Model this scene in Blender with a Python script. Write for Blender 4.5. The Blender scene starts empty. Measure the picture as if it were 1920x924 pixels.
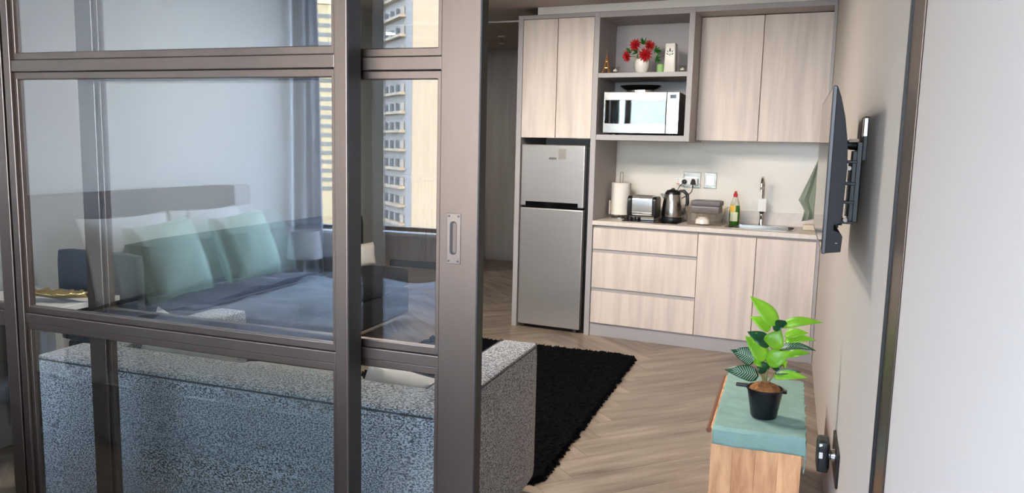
import bpy, bmesh, math, random
from mathutils import Vector, Matrix
random.seed(7)
sc = bpy.context.scene
C = sc.collection
PI = math.pi
def lin(r, g, b):
    f = lambda c: (c/255/12.92) if c/255 <= .04045 else ((c/255+.055)/1.055)**2.4
    return (f(r), f(g), f(b), 1)

# ------------------------------------------------------------ camera
CAM_H = 1.47
F_PX, YAW, PITCH, ROLL = 1458.2, .341267, -.12855, .023889
fw = Vector((-math.sin(YAW)*math.cos(PITCH), math.cos(YAW)*math.cos(PITCH), math.sin(PITCH)))
rt = Vector((math.cos(YAW), math.sin(YAW), 0)); up = rt.cross(fw)
r2 = math.cos(ROLL)*rt + math.sin(ROLL)*up; u2 = -math.sin(ROLL)*rt + math.cos(ROLL)*up
cam = bpy.data.cameras.new('camera'); cam.sensor_width = 36; cam.lens = F_PX/1920*36; cam.clip_start = .02; cam.clip_end = 1000
co = bpy.data.objects.new('camera', cam); C.objects.link(co)
m = Matrix((r2, u2, -fw)).transposed().to_4x4(); m.translation = (0, 0, CAM_H); co.matrix_world = m
sc.camera = co

# ------------------------------------------------------------ world, sun, exposure
SKY, SUN, DOWN, SPOT = 19.0, 24.0, 30.0, 49.0  # last two power the added ceiling fill lamps
w = bpy.data.worlds.new('sky'); sc.world = w; w.use_nodes = True
nt = w.node_tree; nt.nodes.clear()
tc = nt.nodes.new('ShaderNodeTexCoord'); sx = nt.nodes.new('ShaderNodeSeparateXYZ'); cr = nt.nodes.new('ShaderNodeValToRGB')
bg = nt.nodes.new('ShaderNodeBackground'); ou = nt.nodes.new('ShaderNodeOutputWorld')
cr.color_ramp.elements[0].position = 0.0; cr.color_ramp.elements[0].color = (.76, .88, 1, 1)
cr.color_ramp.elements[1].position = .8; cr.color_ramp.elements[1].color = (.30, .52, .95, 1)
nt.links.new(tc.outputs['Generated'], sx.inputs[0]); nt.links.new(sx.outputs['Z'], cr.inputs[0])
nt.links.new(cr.outputs[0], bg.inputs[0]); bg.inputs[1].default_value = SKY
nt.links.new(bg.outputs[0], ou.inputs[0])
sd = bpy.data.lights.new('sun', 'SUN'); sd.energy = SUN; sd.angle = .01; sd.color = (1, .87, .68)
so = bpy.data.objects.new('sun', sd); C.objects.link(so)
so.rotation_euler = Vector((.5, .65, .55)).to_track_quat('Z', 'Y').to_euler()
vs = sc.view_settings; vs.view_transform = 'Standard'; vs.look = 'None'; vs.gamma = 1; vs.use_curve_mapping = False
vs.exposure = 0.42
cy = sc.cycles; cy.max_bounces = 10; cy.diffuse_bounces = 5; cy.glossy_bounces = 5; cy.transmission_bounces = 6
cy.transparent_max_bounces = 24; cy.sample_clamp_indirect = 6; cy.use_denoising = True; cy.caustics_reflective = False; cy.caustics_refractive = False

# ------------------------------------------------------------ materials
M = {}
def mat(name, col, rough=.5, metal=0., col2=None, scale=(1, 1, 1), nscale=4., detail=4., contrast=(.35, .65), bump=0., bscale=80., rnd=0., spec=.5, coat=0., emit=None, alpha=1., sheen=0., trans=0., aniso=0.):
    m = bpy.data.materials.new(name); m.use_nodes = True; t = m.node_tree; n = t.nodes; b = n['Principled BSDF']
    b.inputs['Base Color'].default_value = col; b.inputs['Roughness'].default_value = rough; b.inputs['Metallic'].default_value = metal
    b.inputs['Specular IOR Level'].default_value = spec; b.inputs['Coat Weight'].default_value = coat; b.inputs['Sheen Weight'].default_value = sheen
    b.inputs['Alpha'].default_value = alpha; b.inputs['Transmission Weight'].default_value = trans
    if emit: b.inputs['Emission Color'].default_value = emit[0]; b.inputs['Emission Strength'].default_value = emit[1]
    src = None
    if col2 or bump or rnd:
        tc = n.new('ShaderNodeTexCoord'); mp = n.new('ShaderNodeMapping'); mp.inputs['Scale'].default_value = scale
        oi = n.new('ShaderNodeObjectInfo'); va = n.new('ShaderNodeVectorMath'); va.operation = 'ADD'
        mu = n.new('ShaderNodeMath'); mu.operation = 'MULTIPLY'; mu.inputs[1].default_value = 37.
        t.links.new(oi.outputs['Random'], mu.inputs[0]); t.links.new(tc.outputs['Object'], va.inputs[0]); t.links.new(mu.outputs[0], va.inputs[1])
        t.links.new(va.outputs[0], mp.inputs[0])
    if col2:
        nz = n.new('ShaderNodeTexNoise'); nz.inputs['Scale'].default_value = nscale; nz.inputs['Detail'].default_value = detail; nz.inputs['Roughness'].default_value = .6
        t.links.new(mp.outputs[0], nz.inputs['Vector'])
        mr = n.new('ShaderNodeMapRange'); mr.inputs[1].default_value = contrast[0]; mr.inputs[2].default_value = contrast[1]
        t.links.new(nz.outputs['Fac'], mr.inputs[0])
        mx = n.new('ShaderNodeMix'); mx.data_type = 'RGBA'; mx.inputs[6].default_value = col; mx.inputs[7].default_value = col2
        t.links.new(mr.outputs[0], mx.inputs[0]); src = mx.outputs[2]; t.links.new(src, b.inputs['Base Color'])
    if rnd:
        hs = n.new('ShaderNodeHueSaturation'); rm = n.new('ShaderNodeMapRange'); rm.inputs[3].default_value = 1-rnd; rm.inputs[4].default_value = 1+rnd
        t.links.new(oi.outputs['Random'], rm.inputs[0]); t.links.new(rm.outputs[0], hs.inputs['Value'])
        if src: t.links.new(src, hs.inputs['Color'])
        else: hs.inputs['Color'].default_value = col
        t.links.new(hs.outputs[0], b.inputs['Base Color'])
    if bump:
        bz = n.new('ShaderNodeTexNoise'); bz.inputs['Scale'].default_value = bscale; bz.inputs['Detail'].default_value = 3
        t.links.new(mp.outputs[0], bz.inputs['Vector'])
        bp = n.new('ShaderNodeBump'); bp.inputs['Strength'].default_value = bump; bp.inputs['Distance'].default_value = .004
        t.links.new(bz.outputs['Fac'], bp.inputs['Height']); t.links.new(bp.outputs[0], b.inputs['Normal'])
    M[name] = m; return m
def glass(name, ior=1.55, tint=(1, 1, 1, 1), rough=0.):
    m = bpy.data.materials.new(name); m.use_nodes = True; t = m.node_tree; n = t.nodes; n.clear()
    o = n.new('ShaderNodeOutputMaterial'); mx = n.new('ShaderNodeMixShader'); tr = n.new('ShaderNodeBsdfTransparent'); gl = n.new('ShaderNodeBsdfGlossy')
    fr = n.new('ShaderNodeFresnel'); ge = n.new('ShaderNodeNewGeometry'); mi = n.new('ShaderNodeMix')
    tr.inputs[0].default_value = tint; gl.inputs[1].default_value = rough
    mi.inputs[2].default_value = ior; mi.inputs[3].default_value = 1/ior
    t.links.new(ge.outputs['Backfacing'], mi.inputs[0]); t.links.new(mi.outputs[0], fr.inputs[0]); t.links.new(fr.outputs[0], mx.inputs[0])
    t.links.new(tr.outputs[0], mx.inputs[1]); t.links.new(gl.outputs[0], mx.inputs[2]); t.links.new(mx.outputs[0], o.inputs[0])
    M[name] = m; return m
def cloth_mat(name, col, tl=.3, bump=.1):
    m = bpy.data.materials.new(name); m.use_nodes = True; t = m.node_tree; n = t.nodes; n.clear()
    o = n.new('ShaderNodeOutputMaterial'); mx = n.new('ShaderNodeMixShader'); d = n.new('ShaderNodeBsdfDiffuse'); tr = n.new('ShaderNodeBsdfTranslucent')
    d.inputs[0].default_value = col; tr.inputs[0].default_value = col; mx.inputs[0].default_value = tl
    t.links.new(d.outputs[0], mx.inputs[1]); t.links.new(tr.outputs[0], mx.inputs[2]); t.links.new(mx.outputs[0], o.inputs[0])
    M[name] = m; return m
mat('wall', lin(214, 208, 202), .85, col2=lin(207, 201, 196), nscale=1.2, bump=.05, bscale=60)
mat('wall_grey', lin(146, 147, 148), .85)
mat('wall_shaded', lin(208, 199, 190), .85, bump=.04, bscale=90)  # darker copy of the white wall; falloff towards the kitchen is in the colour
mat('wall_pale', lin(236, 236, 236), .85, bump=.04, bscale=90)
mat('wall_white', lin(218, 207, 198), .85, bump=.04, bscale=90)
mat('splash', lin(236, 227, 213), .35, col2=lin(230, 221, 207), nscale=1.)
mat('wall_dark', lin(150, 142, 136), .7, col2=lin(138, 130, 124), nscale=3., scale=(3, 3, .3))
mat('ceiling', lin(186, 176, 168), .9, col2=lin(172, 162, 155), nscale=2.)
mat('white_paint', lin(228, 222, 214), .6)
mat('plank', lin(160, 143, 126), .30, col2=lin(98, 85, 73), scale=(1.1, 9, 8), nscale=1.5, detail=6, contrast=(.34, .72), rnd=.15, bump=.06, bscale=12)
mat('joint', lin(100, 84, 70), .8)
mat('oak', lin(226, 209, 195), .5, col2=lin(192, 176, 164), scale=(9, 9, .7), nscale=1.4, detail=7, contrast=(.42, .78), rnd=.02)
mat('cup_wood', lin(150, 138, 128), .5, col2=lin(120, 108, 100), scale=(9, 9, .7), nscale=1.6, contrast=(.35, .7))
mat('laminate', lin(172, 165, 163), .5)
mat('laminate_dark', lin(150, 142, 140), .55)
mat('edge_black', lin(40, 36, 34), .6)
mat('worktop', lin(222, 210, 198), .3, col2=lin(212, 200, 188), nscale=30)
mat('bronze', (.158, .120, .100, 1), .36, metal=1., col2=(.142, .108, .09, 1), nscale=6, scale=(1, 1, .2))
mat('handle_metal', (.22, .18, .16, 1), .3, metal=1.)
mat('bronze_dark', lin(38, 34, 34), .4, metal=.3)
mat('gasket', lin(20, 19, 20), .5)
mat('steel_brush', lin(212, 206, 200), .3, metal=.75, col2=lin(203, 197, 192), scale=(1, 1, 60), nscale=5, contrast=(.3, .7))
mat('chrome', lin(222, 220, 218), .08, metal=1.)
mat('toaster_metal', lin(238, 236, 234), .2, metal=.85)
mat('steel', lin(180, 176, 170), .22, metal=1.)
mat('black_plastic', lin(22, 22, 24), .35)
mat('black_gloss', lin(10, 10, 12), .06)
mat('micro_metal', lin(150, 143, 136), .16, metal=1.)
mat('mirror_glass', (.10, .10, .10, 1), .03, metal=1.)
mat('dark_grey', lin(70, 66, 66), .5)
mat('grey_plastic', lin(128, 120, 122), .5)
mat('white_plastic', lin(238, 234, 228), .4)
mat('white_ceramic', lin(232, 224, 212), .3)
mat('paper', lin(235, 226, 214), .9, bump=.2, bscale=200)
mat('gold', lin(236, 208, 140), .25, metal=1., bump=.6, bscale=40)
mat('gold_fig', lin(200, 150, 100), .35, metal=.7)
mat('red_petal', lin(176, 18, 22), .5)
mat('green_sprig', lin(48, 120, 40), .5)
mat('green_candle', lin(150, 190, 118), .5)
mat('soap_green', lin(60, 130, 30), .12, trans=.3)
mat('soap_clear', lin(210, 205, 190), .1, alpha=.55)
mat('soap_label', lin(228, 226, 190), .5)
mat('soap_yellow', lin(240, 190, 70), .5)
mat('red_cap', lin(190, 30, 36), .4)
mat('towel_green', lin(150, 160, 142), .9, bump=.3, bscale=150)
mat('cream', lin(214, 200, 176), .7)
glass('clear_plastic', 1.45, (.96, .95, .93, 1), .05)
mat('tv_back', lin(17, 18, 22), .5, spec=.3)
mat('tv_screen', lin(6, 6, 8), .04)
mat('tv_bezel', lin(60, 58, 60), .3, metal=.5)
mat('chest_wood', lin(244, 186, 134), .5, col2=lin(176, 108, 68), scale=(5, 5, .9), nscale=3.0, detail=6, contrast=(.36, .7), rnd=.1)
mat('chest_rail', lin(120, 72, 48), .4)
mat('cloth_green', lin(146, 176, 164), .95, col2=lin(132, 162, 150), nscale=9, bump=.5, bscale=60)
mat('pot', lin(14, 16, 24), .3)
mat('coir', lin(168, 112, 62), .95, col2=lin(120, 74, 38), nscale=60, bump=1., bscale=120)
mat('leaf_light', lin(140, 196, 44), .4, col2=lin(112, 172, 36), nscale=12, rnd=.12)
mat('leaf_dark', lin(18, 62, 36), .35, col2=lin(30, 84, 44), nscale=20, rnd=.1)
mat('leaf_vein', lin(190, 214, 190), .5)
mat('stem', lin(128, 118, 74), .6)
mat('sofa', lin(186, 187, 189), .95, col2=lin(56, 58, 62), scale=(1, 1, 1.6), nscale=150, detail=3, contrast=(.42, .58), bump=.5, bscale=260, sheen=.15)
mat('sofa_piping', lin(60, 62, 68), .9)
mat('sofa_far', lin(30, 30, 34), .95, col2=lin(18, 18, 22), nscale=120, contrast=(.4, .6), bump=.3, bscale=160)
mat('rail_pale', lin(132, 122, 112), .5)
mat('wood_leg', lin(120, 96, 78), .5)
mat('cushion_white', lin(226, 218, 206), .95, col2=lin(206, 198, 188), nscale=5, bump=.4, bscale=14)
mat('rug', lin(12, 12, 15), 1., bump=.6, bscale=90, spec=.05)
mat('table_white', lin(226, 224, 222), .25)
mat('chair_blue', lin(58, 65, 74), .8, bump=.2, bscale=150)
mat('chair_leg', lin(74, 84, 96), .5)
mat('headboard', lin(98, 100, 106), .95, bump=.2, bscale=160)
mat('bedding_navy', lin(52, 58, 76), .9, col2=lin(38, 44, 62), nscale=14, bump=.5, bscale=30, sheen=.3)
mat('bedding_grey', lin(132, 136, 146), .85, col2=lin(92, 96, 108), nscale=7, bump=.5, bscale=24, sheen=.4)
mat('bed_base', lin(60, 60, 66), .9)
mat('pillow_green', lin(204, 226, 210), .9, col2=lin(186, 210, 196), nscale=6, bump=.5, bscale=16)
mat('pillow_white', lin(240, 238, 236), .9, bump=.4, bscale=12)
mat('lamp_shade', lin(232, 230, 232), .9)
cloth_mat('curtain', lin(206, 208, 214), .35)
cloth_mat('curtain_grey', lin(150, 154, 152), .15)
glass('pane', 2.2, (.97, .985, .98, 1))
glass('window_pane', 1.45)
mat('facade_cream', lin(160, 148, 118), .8)
mat('facade_grey', lin(128, 123, 117), .8)
mat('facade_beige', lin(142, 127, 105), .8, col2=lin(137, 122, 100), nscale=.05)
mat('facade_glass', lin(76, 78, 76), .3)
mat('ground', lin(120, 118, 112), .9)
mat('fill_glow', lin(255, 250, 240), .5, emit=((1, .93, .84, 1), 4.))

# ------------------------------------------------------------ geometry helpers
class G:
    def __init__(s): s.bm = bmesh.new()
    def box(s, x0, x1, y0, y1, z0, z1):
        v = [s.bm.verts.new((x, y, z)) for z in (z0, z1) for y in (y0, y1) for x in (x0, x1)]
        for f in ((0, 2, 3, 1), (4, 5, 7, 6), (0, 1, 5, 4), (2, 6, 7, 3), (0, 4, 6, 2), (1, 3, 7, 5)): s.bm.faces.new([v[i] for i in f])
        return s
    def grid(s, pts, close_u=False, close_v=False):     # pts[i][j]
        n, k = len(pts), len(pts[0]); v = [[s.bm.verts.new(p) for p in r] for r in pts]
        for i in range(n if close_u else n-1):
            for j in range(k if close_v else k-1):
                s.bm.faces.new((v[i][j], v[(i+1) % n][j], v[(i+1) % n][(j+1) % k], v[i][(j+1) % k]))
        return v
    def lathe(s, prof, c=(0, 0, 0), seg=24, axis='z'):
        rows = []
        for r, h in prof:
            row = []
            for j in range(seg):
                a = 2*PI*j/seg; p = (r*math.cos(a), r*math.sin(a), h)
                if axis == 'y': p = (p[0], p[2], -p[1])
                if axis == 'x': p = (p[2], p[0], p[1])
                row.append((c[0]+p[0], c[1]+p[1], c[2]+p[2]))
            rows.append(row)
        v = s.grid(rows, close_v=True)
        for row in (v[0], v[-1]):
            try: s.bm.faces.new(row)
            except ValueError: pass
        return s
    def tube(s, pts, r, seg=8):
        pts = [Vector(p) for p in pts]; rows = []; nrm = None
        for i, p in enumerate(pts):
            d = (pts[min(i+1, len(pts)-1)]-pts[max(i-1, 0)]).normalized()
            if nrm is None: nrm = d.orthogonal().normalized()
            nrm = (nrm-d*nrm.dot(d)).normalized(); bn = d.cross(nrm)
            rr = r[i] if isinstance(r, (list, tuple)) else r
            rows.append([p+nrm*rr*math.cos(2*PI*j/seg)+bn*rr*math.sin(2*PI*j/seg) for j in range(seg)])
        v = s.grid(rows, close_v=True); s.bm.faces.new(v[0]); s.bm.faces.new(v[-1]); return s
    def prism(s, poly, a, b, axis='y'):                   # poly of 2-d points extruded along axis
        def P(p, t): return {'y': (p[0], t, p[1]), 'x': (t, p[0], p[1]), 'z': (p[0], p[1], t)}[axis]
        A = [s.bm.verts.new(P(p, a)) for p in poly]; B = [s.bm.verts.new(P(p, b)) for p in poly]; n = len(poly)
        s.bm.faces.new(A); s.bm.faces.new(B[::-1])
        for i in range(n): s.bm.faces.new((A[i], B[i], B[(i+1) % n], A[(i+1) % n]))
        return s
    def ring(s, outer, inner, a, b, axis='y'):            # frame between two polygons of equal point count
        def P(p, t): return {'y': (p[0], t, p[1]), 'x': (t, p[0], p[1]), 'z': (p[0], p[1], t)}[axis]
        V = [[s.bm.verts.new(P(p, t)) for p in poly] for t in (a, b) for poly in (outer, inner)]; n = len(outer)
        oa, ia, ob, ib = V
        for i in range(n):
            j = (i+1) % n
            s.bm.faces.new((oa[i], oa[j], ia[j], ia[i])); s.bm.faces.new((ob[i], ib[i], ib[j], ob[j]))
            s.bm.faces.new((oa[i], ob[i], ob[j], oa[j])); s.bm.faces.new((ia[i], ia[j], ib[j], ib[i]))
        return s
    def soft(s, x0, x1, y0, y1, z0, z1, n=10, r=.04, puff=.0, jit=0.):   # rounded, slightly puffed block
        import itertools
        g = bmesh.new(); bmesh.ops.create_cube(g, size=2); bmesh.ops.subdivide_edges(g, edges=g.edges, cuts=n, use_grid_fill=True)
        h = Vector(((x1-x0)/2, (y1-y0)/2, (z1-z0)/2)); c = Vector(((x1+x0)/2, (y1+y0)/2, (z1+z0)/2)); mp = {}
        for v in g.verts:
            q = Vector((v.co.x*h.x, v.co.y*h.y, v.co.z*h.z)); inn = Vector([max(-(h[i]-r), min(h[i]-r, q[i])) for i in range(3)])
            d = q-inn
            if d.length > 1e-6: q = inn+d.normalized()*r
            e = v.co
            if puff: q += Vector((e.x*(1-e.y**2)*(1-e.z**2), e.y*(1-e.x**2)*(1-e.z**2), e.z*(1-e.x**2)*(1-e.y**2)))*puff
            if jit: q += Vector((random.uniform(-jit, jit), random.uniform(-jit, jit), random.uniform(-jit, jit)))
            mp[v] = s.bm.verts.new(q+c)
        for f in g.faces: s.bm.faces.new([mp[v] for v in f.verts])
        g.free(); return s
    def build(s, name, m, parent=None, loc=None, rot=None, bev=0., smooth=False):
        bmesh.ops.recalc_face_normals(s.bm, faces=s.bm.faces)
        if smooth:
            for e in s.bm.edges:
                if len(e.link_faces) == 2 and e.calc_face_angle(0) > math.radians(38): e.smooth = False
        me = bpy.data.meshes.new(name); s.bm.to_mesh(me); s.bm.free()
        if smooth: me.polygons.foreach_set('use_smooth', [True]*len(me.polygons))
        me.materials.append(M[m] if isinstance(m, str) else m)
        o = bpy.data.objects.new(name, me); C.objects.link(o)
        if parent: o.parent = parent
        if loc: o.location = loc
        if rot: o.rotation_euler = rot
        if bev:
            b = o.modifiers.new('bevel', 'BEVEL'); b.width = bev; b.segments = 2; b.limit_method = 'ANGLE'
        return o
def rect(x0, x1, z0, z1): return [(x0, z0), (x1, z0), (x1, z1), (x0, z1)]
def rrect(x0, x1, z0, z1, r, n=5):
    out = []
    for cx, cz, a0 in ((x1-r, z0+r, -90), (x1-r, z1-r, 0), (x0+r, z1-r, 90), (x0+r, z0+r, 180)):
        for k in range(n+1):
            a = math.radians(a0+90*k/n); out.append((cx+r*math.cos(a), cz+r*math.sin(a)))
    return out
def tag(o, label=None, cat=None, group=None, kind=None):
    if label: o['label'] = label
    if cat: o['category'] = cat
    if group: o['group'] = group
    if kind: o['kind'] = kind
    return o
def thing(name, label, cat, loc=(0, 0, 0), rz=0., group=None, kind=None):
    o = bpy.data.objects.new(name, None); C.objects.link(o); o.location = loc; o.rotation_euler = (0, 0, rz); o.empty_display_size = .05
    return tag(o, label, cat, group, kind)
def struct(name, g, m, label, **k):
    o = g.build(name, m, **k); return tag(o, label, name.split('_')[0], kind='structure')
def dup(o, parent=None):
    c = o.copy(); C.objects.link(c)
    if parent is not None: c.parent = parent
    return c
def dup_tree(o, loc=None, rz=None):
    r = dup(o)
    for ch in list(o.children):
        q = dup(ch, r)
        for s in list(ch.children): dup(s, q)
    if loc is not None: r.location = loc
    if rz is not None: r.rotation_euler = (0, 0, rz)
    return r

# ------------------------------------------------------------ the rooms
XL, XR = -3.42, .222
YP0, YP1 = 1.67, 1.87                 # sliding-door track zone
YW = -1.42                            # bedroom window wall, behind the camera
ZC = 2.54
TH = math.radians(5.2); K0 = (.217, 5.72)
def KW(x, y, z): return (K0[0]+x*math.cos(TH)+y*math.sin(TH), K0[1]-x*math.sin(TH)+y*math.cos(TH), z)
KB = .56                              # kitchen depth to its wall
# floor: herringbone planks on a base
fl = tag(thing('floor', 'light brown herringbone plank floor running through both rooms', 'floor', kind='structure'))
g = G().box(-5.6, .6, YW-.2, 9.6, -.06, -.012).build('screed', 'joint', fl)
PW, PL = .19, 1.14
def plank_mesh():
    g = G().box(-PL/2+.0004, PL/2-.0004, -PW/2+.0004, PW/2-.0004, -.012, 0); o = g.build('plank', 'plank', fl); 
    b = o.modifiers.new('bevel', 'BEVEL'); b.width = .0008; b.segments = 1; return o
proto = plank_mesh(); first = True; rest = []
for a in range(-70, 70):
    for b in range(-12, 12):
        for k in (0, 1):
            x, y = a*PW+b*(PL+PW), a*PW+b*(PW-PL)
            cx, cyy = (x+PL/2, y+PW/2) if k == 0 else (x+PL+PW/2, y+PW-PL/2)
            X = (cx-cyy)*.70711-.83; Y = (cx+cyy)*.70711+3.5
            if not (-5.4 < X < .62 and -1.5 < Y < 9.7): continue
            if Y > 9.2 or X < XL-.4 and Y < 5.6: continue
            ang = PI/4+(PI/2 if k else 0)
            if Y < 1.5 or (X > -1.9 and Y > 6.6): rest.append((X, Y, ang)); continue
            o = proto if first else dup(proto)
            first = False; o.location = (X, Y, 0); o.rotation_euler = (0, 0, ang)
g = G()
for X, Y, a in rest:
    mt = Matrix.Translation((X, Y, 0)) @ Matrix.Rotation(a, 4, 'Z')
    v = [g.bm.verts.new(mt @ Vector(p)) for p in ((-PL/2+.001, -PW/2+.001, 0), (PL/2-.001, -PW/2+.001, 0), (PL/2-.001, PW/2-.001, 0), (-PL/2+.001, PW/2-.001, 0))]
    g.bm.faces.new(v)
tag(g.build('plank_field', 'plank', fl), kind='stuff')

struct('wall_right', G().box(XR, XR+.15, YP1, 6.6, -.05, 2.75), 'wall_shaded', 'living room wall, toned darker for shade, on the right carrying the television')
struct('wall_right_near', G().box(XR, XR+.15, YW-.2, YP1, -.05, 2.78), 'wall_white', 'pale wall in the near right foreground beside the door jamb')
struct('wall_left', G().box(XL-.15, XL, YP1, 6.2, -.05, 2.75), 'wall_grey', 'light grey wall on the left behind the far sofa')
struct('wall_left_bedroom', G().box(XL-.15, XL, YW-.2, YP1, -.05, 2.78), 'wall_pale', 'white bedroom wall behind the headboard')
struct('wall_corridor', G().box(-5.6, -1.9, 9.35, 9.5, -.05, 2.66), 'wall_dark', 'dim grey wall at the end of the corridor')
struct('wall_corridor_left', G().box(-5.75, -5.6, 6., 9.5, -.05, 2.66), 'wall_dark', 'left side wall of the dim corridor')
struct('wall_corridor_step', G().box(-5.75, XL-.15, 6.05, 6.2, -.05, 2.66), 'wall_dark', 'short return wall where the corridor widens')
struct('wall_kitchen', G().box(-2.36, .22, KB, KB+.12, -.05, 2.7), 'splash', 'beige wall behind the kitchen units', loc=KW(0, 0, 0), rot=(0, 0, -TH))
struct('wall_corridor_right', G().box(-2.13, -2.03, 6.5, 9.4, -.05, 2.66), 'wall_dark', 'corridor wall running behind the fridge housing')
struct('ceiling', G().box(-5.7, XR+.1, YP0, 6.5, ZC, ZC+.08), 'ceiling', 'grey ceiling over the living room and kitchen')
struct('ceiling_bedroom', G().box(XL-.1, XR+.1, YW-.2, YP0+.01, 2.70, 2.78), 'white_paint', 'white ceiling over the bedroom')
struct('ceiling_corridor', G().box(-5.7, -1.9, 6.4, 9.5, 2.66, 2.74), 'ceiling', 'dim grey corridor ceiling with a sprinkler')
struct('trim_1', G().box(-5.6, -2.1, 6.485, 6.5, ZC-.012, ZC+.09), 'white_paint', 'thin pale edge trim where the living room ceiling ends')
struct('wall_header', G().box(XL, XR, YP0, YP1, 2.5, 2.78), 'wall_white', 'header over the sliding glass doors')
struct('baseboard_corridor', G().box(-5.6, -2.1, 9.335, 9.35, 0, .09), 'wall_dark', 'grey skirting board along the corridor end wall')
# bedroom window wall (seen in the glass)
SILL, HEAD = .80, 2.64
ww = thing('wall_window', 'bedroom wall with a wide window, reflected in the glass doors', 'wall', kind='structure')
G().box(XL, XR, YW-.12, YW, -.05, SILL).build('lower_wall', 'wall', ww)
G().box(XL, XR, YW-.12, YW, HEAD, 2.75).build('lintel', 'wall_white', ww)
G().box(XL, XR, YW-.02, YW+.05, SILL, SILL+.025).build('sill', 'white_paint', ww, bev=.004)
w1 = thing('window_1', 'wide bedroom window looking out on sunlit towers', 'window', kind='structure')
xs = [XL, -1.95, -.85, XR]
for i in range(3):
    a, b = xs[i], xs[i+1]
    f = G().ring(rect(a, b, SILL+.025, HEAD), rect(a+.03, b-.03, SILL+.055, HEAD-.03), YW-.09, YW-.04).build('frame', 'bronze_dark', w1)
    G().box(a+.03, b-.03, YW-.068, YW-.062, SILL+.055, HEAD-.03).build('pane', 'window_pane', f)
pl = bpy.data.lights.new('window_portal', 'AREA'); pl.shape = 'RECTANGLE'; pl.size = XR-XL; pl.size_y = HEAD-SILL; pl.cycles.is_portal = True
po = bpy.data.objects.new('window_portal', pl); C.objects.link(po); po.location = ((XL+XR)/2, YW-.13, (SILL+HEAD)/2); po.rotation_euler = (PI/2, 0, PI)

# ------------------------------------------------------------ sliding glass doors
RZ = [(.02, .10), (.872, .928), (1.643, 1.702), (2.42, 2.50)]
def leaf(name, label, x0, x1, sl, sr, y0, y1, gy, lip=.022):
    t = thing(name, label, 'door', ((x0+x1)/2, (y0+y1)/2, 0), kind='structure')
    ox, oy = (x0+x1)/2, (y0+y1)/2; ym = (y0+y1)/2
    def b(nm, a, c, d, e, f, h, m='bronze', bev=.0025): return G().box(a-ox, c-ox, d-oy, e-oy, f, h).build(nm, m, t, bev=bev)
    b('stile', x0, x0+sl, y0, y1, .02, 2.5); b('stile', x1-sr, x1, y0, y1, .02, 2.5)
    for z0, z1 in RZ: b('rail', x0+sl, x1-sr, y0+.003, y1-.003, z0+.012, z1-.012)
    for (a0, z0), (z1, a1) in zip(RZ[:-1], RZ[1:]):
        zz0, zz1 = z0-.012, z1+.012
        o = G().ring(rect(x0+sl-ox, x1-sr-ox, zz0, zz1), rect(x0+sl+lip*.6-ox, x1-sr-lip*.6-ox, zz0+lip, zz1-lip), y0+.010-oy, y1-.008-oy).build('glazing_bead', 'bronze', t, bev=.002)
        G().box(x0+sl+lip*.6-.004-ox, x1-sr-lip*.6+.004-ox, gy-.003-oy, gy+.003-oy, zz0+lip-.004, zz1-lip+.004).build('pane', 'pane', o)
    return t, ox, oy
A, ax, ay = leaf('door_1', 'near sliding glass door leaf with bronze frame, in front of the sofa', -2.258, -1.068, .028, .038, 1.735, 1.775, 1.755)
G().box(-1.0685-ax, -1.066-ax, 1.738-ay, 1.80-ay, .02, 2.5).build('edge_seal', 'gasket', A)
G().box(-1.100-ax, -1.067-ax, 1.776-ay, 1.80-ay, .02, 2.5).build('interlock', 'gasket', A)
B, bx, by = leaf('door_2', 'sliding glass door leaf pushed open, flush pull handle on its wide stile', -2.052, -.738, .066, .106, 1.812, 1.852, 1.832)
G().box(-.739-bx, -.735-bx, 1.813-by, 1.854-by, .02, 2.5).build('edge_seal', 'gasket', B)
hx0, hx1, hz0, hz1 = -.821-bx, -.783-bx, 1.166, 1.296; hy = 1.812-by
hd = G().prism(rect(hx0, hx1, hz0, hz1), hy-.0025, hy+.001).build('pull_handle', 'handle_metal', B, bev=.001)
G().prism(rrect(hx0+.009, hx1-.010, hz0+.024, hz1-.02, .0085), hy-.0032, hy+.001).build('slot', 'black_plastic', hd)
G().prism(rrect(hx0+.0175, hx1-.0105, hz0+.029, hz1-.024, .0045), hy-.0036, hy+.001).build('slot_wall', 'bronze', hd)
for a in (hx0+.006, hx1-.006):
    for c in (hz0+.007, hz1-.007): G().lathe([(.003, -.0015), (.003, 0)], (a, hy-.0025, c), 10, 'y').build('screw', 'dark_grey', hd)
Cc, cx_, cy_ = leaf('door_3', 'fixed glass panel at the far left edge', -3.41, -2.266, .05, .05, 1.735, 1.775, 1.755)
jb = thing('trim_2', 'dark bronze door track jamb fixed to the right wall', 'trim', (XR, 1.77, 0), kind='structure')
G().box(-.004, 0, -.075, .1, 0, 2.5).build('jamb', 'bronze', jb, bev=.002)
G().box(-.009, 0, .085, .1, 0, 2.5).build('stop', 'gasket', jb)
tk = thing('trim_3', 'bronze floor track under the sliding doors', 'trim', (-1.6, 1.79, 0), kind='structure')
G().box(-1.8, 1.81, -.09, .09, 0, .012).build('sill_track', 'bronze_dark', tk)
hdt = struct('trim_4', G().box(XL, XR, 1.70, 1.88, 2.5, 2.53), 'bronze', 'bronze head track above the sliding doors')

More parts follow.
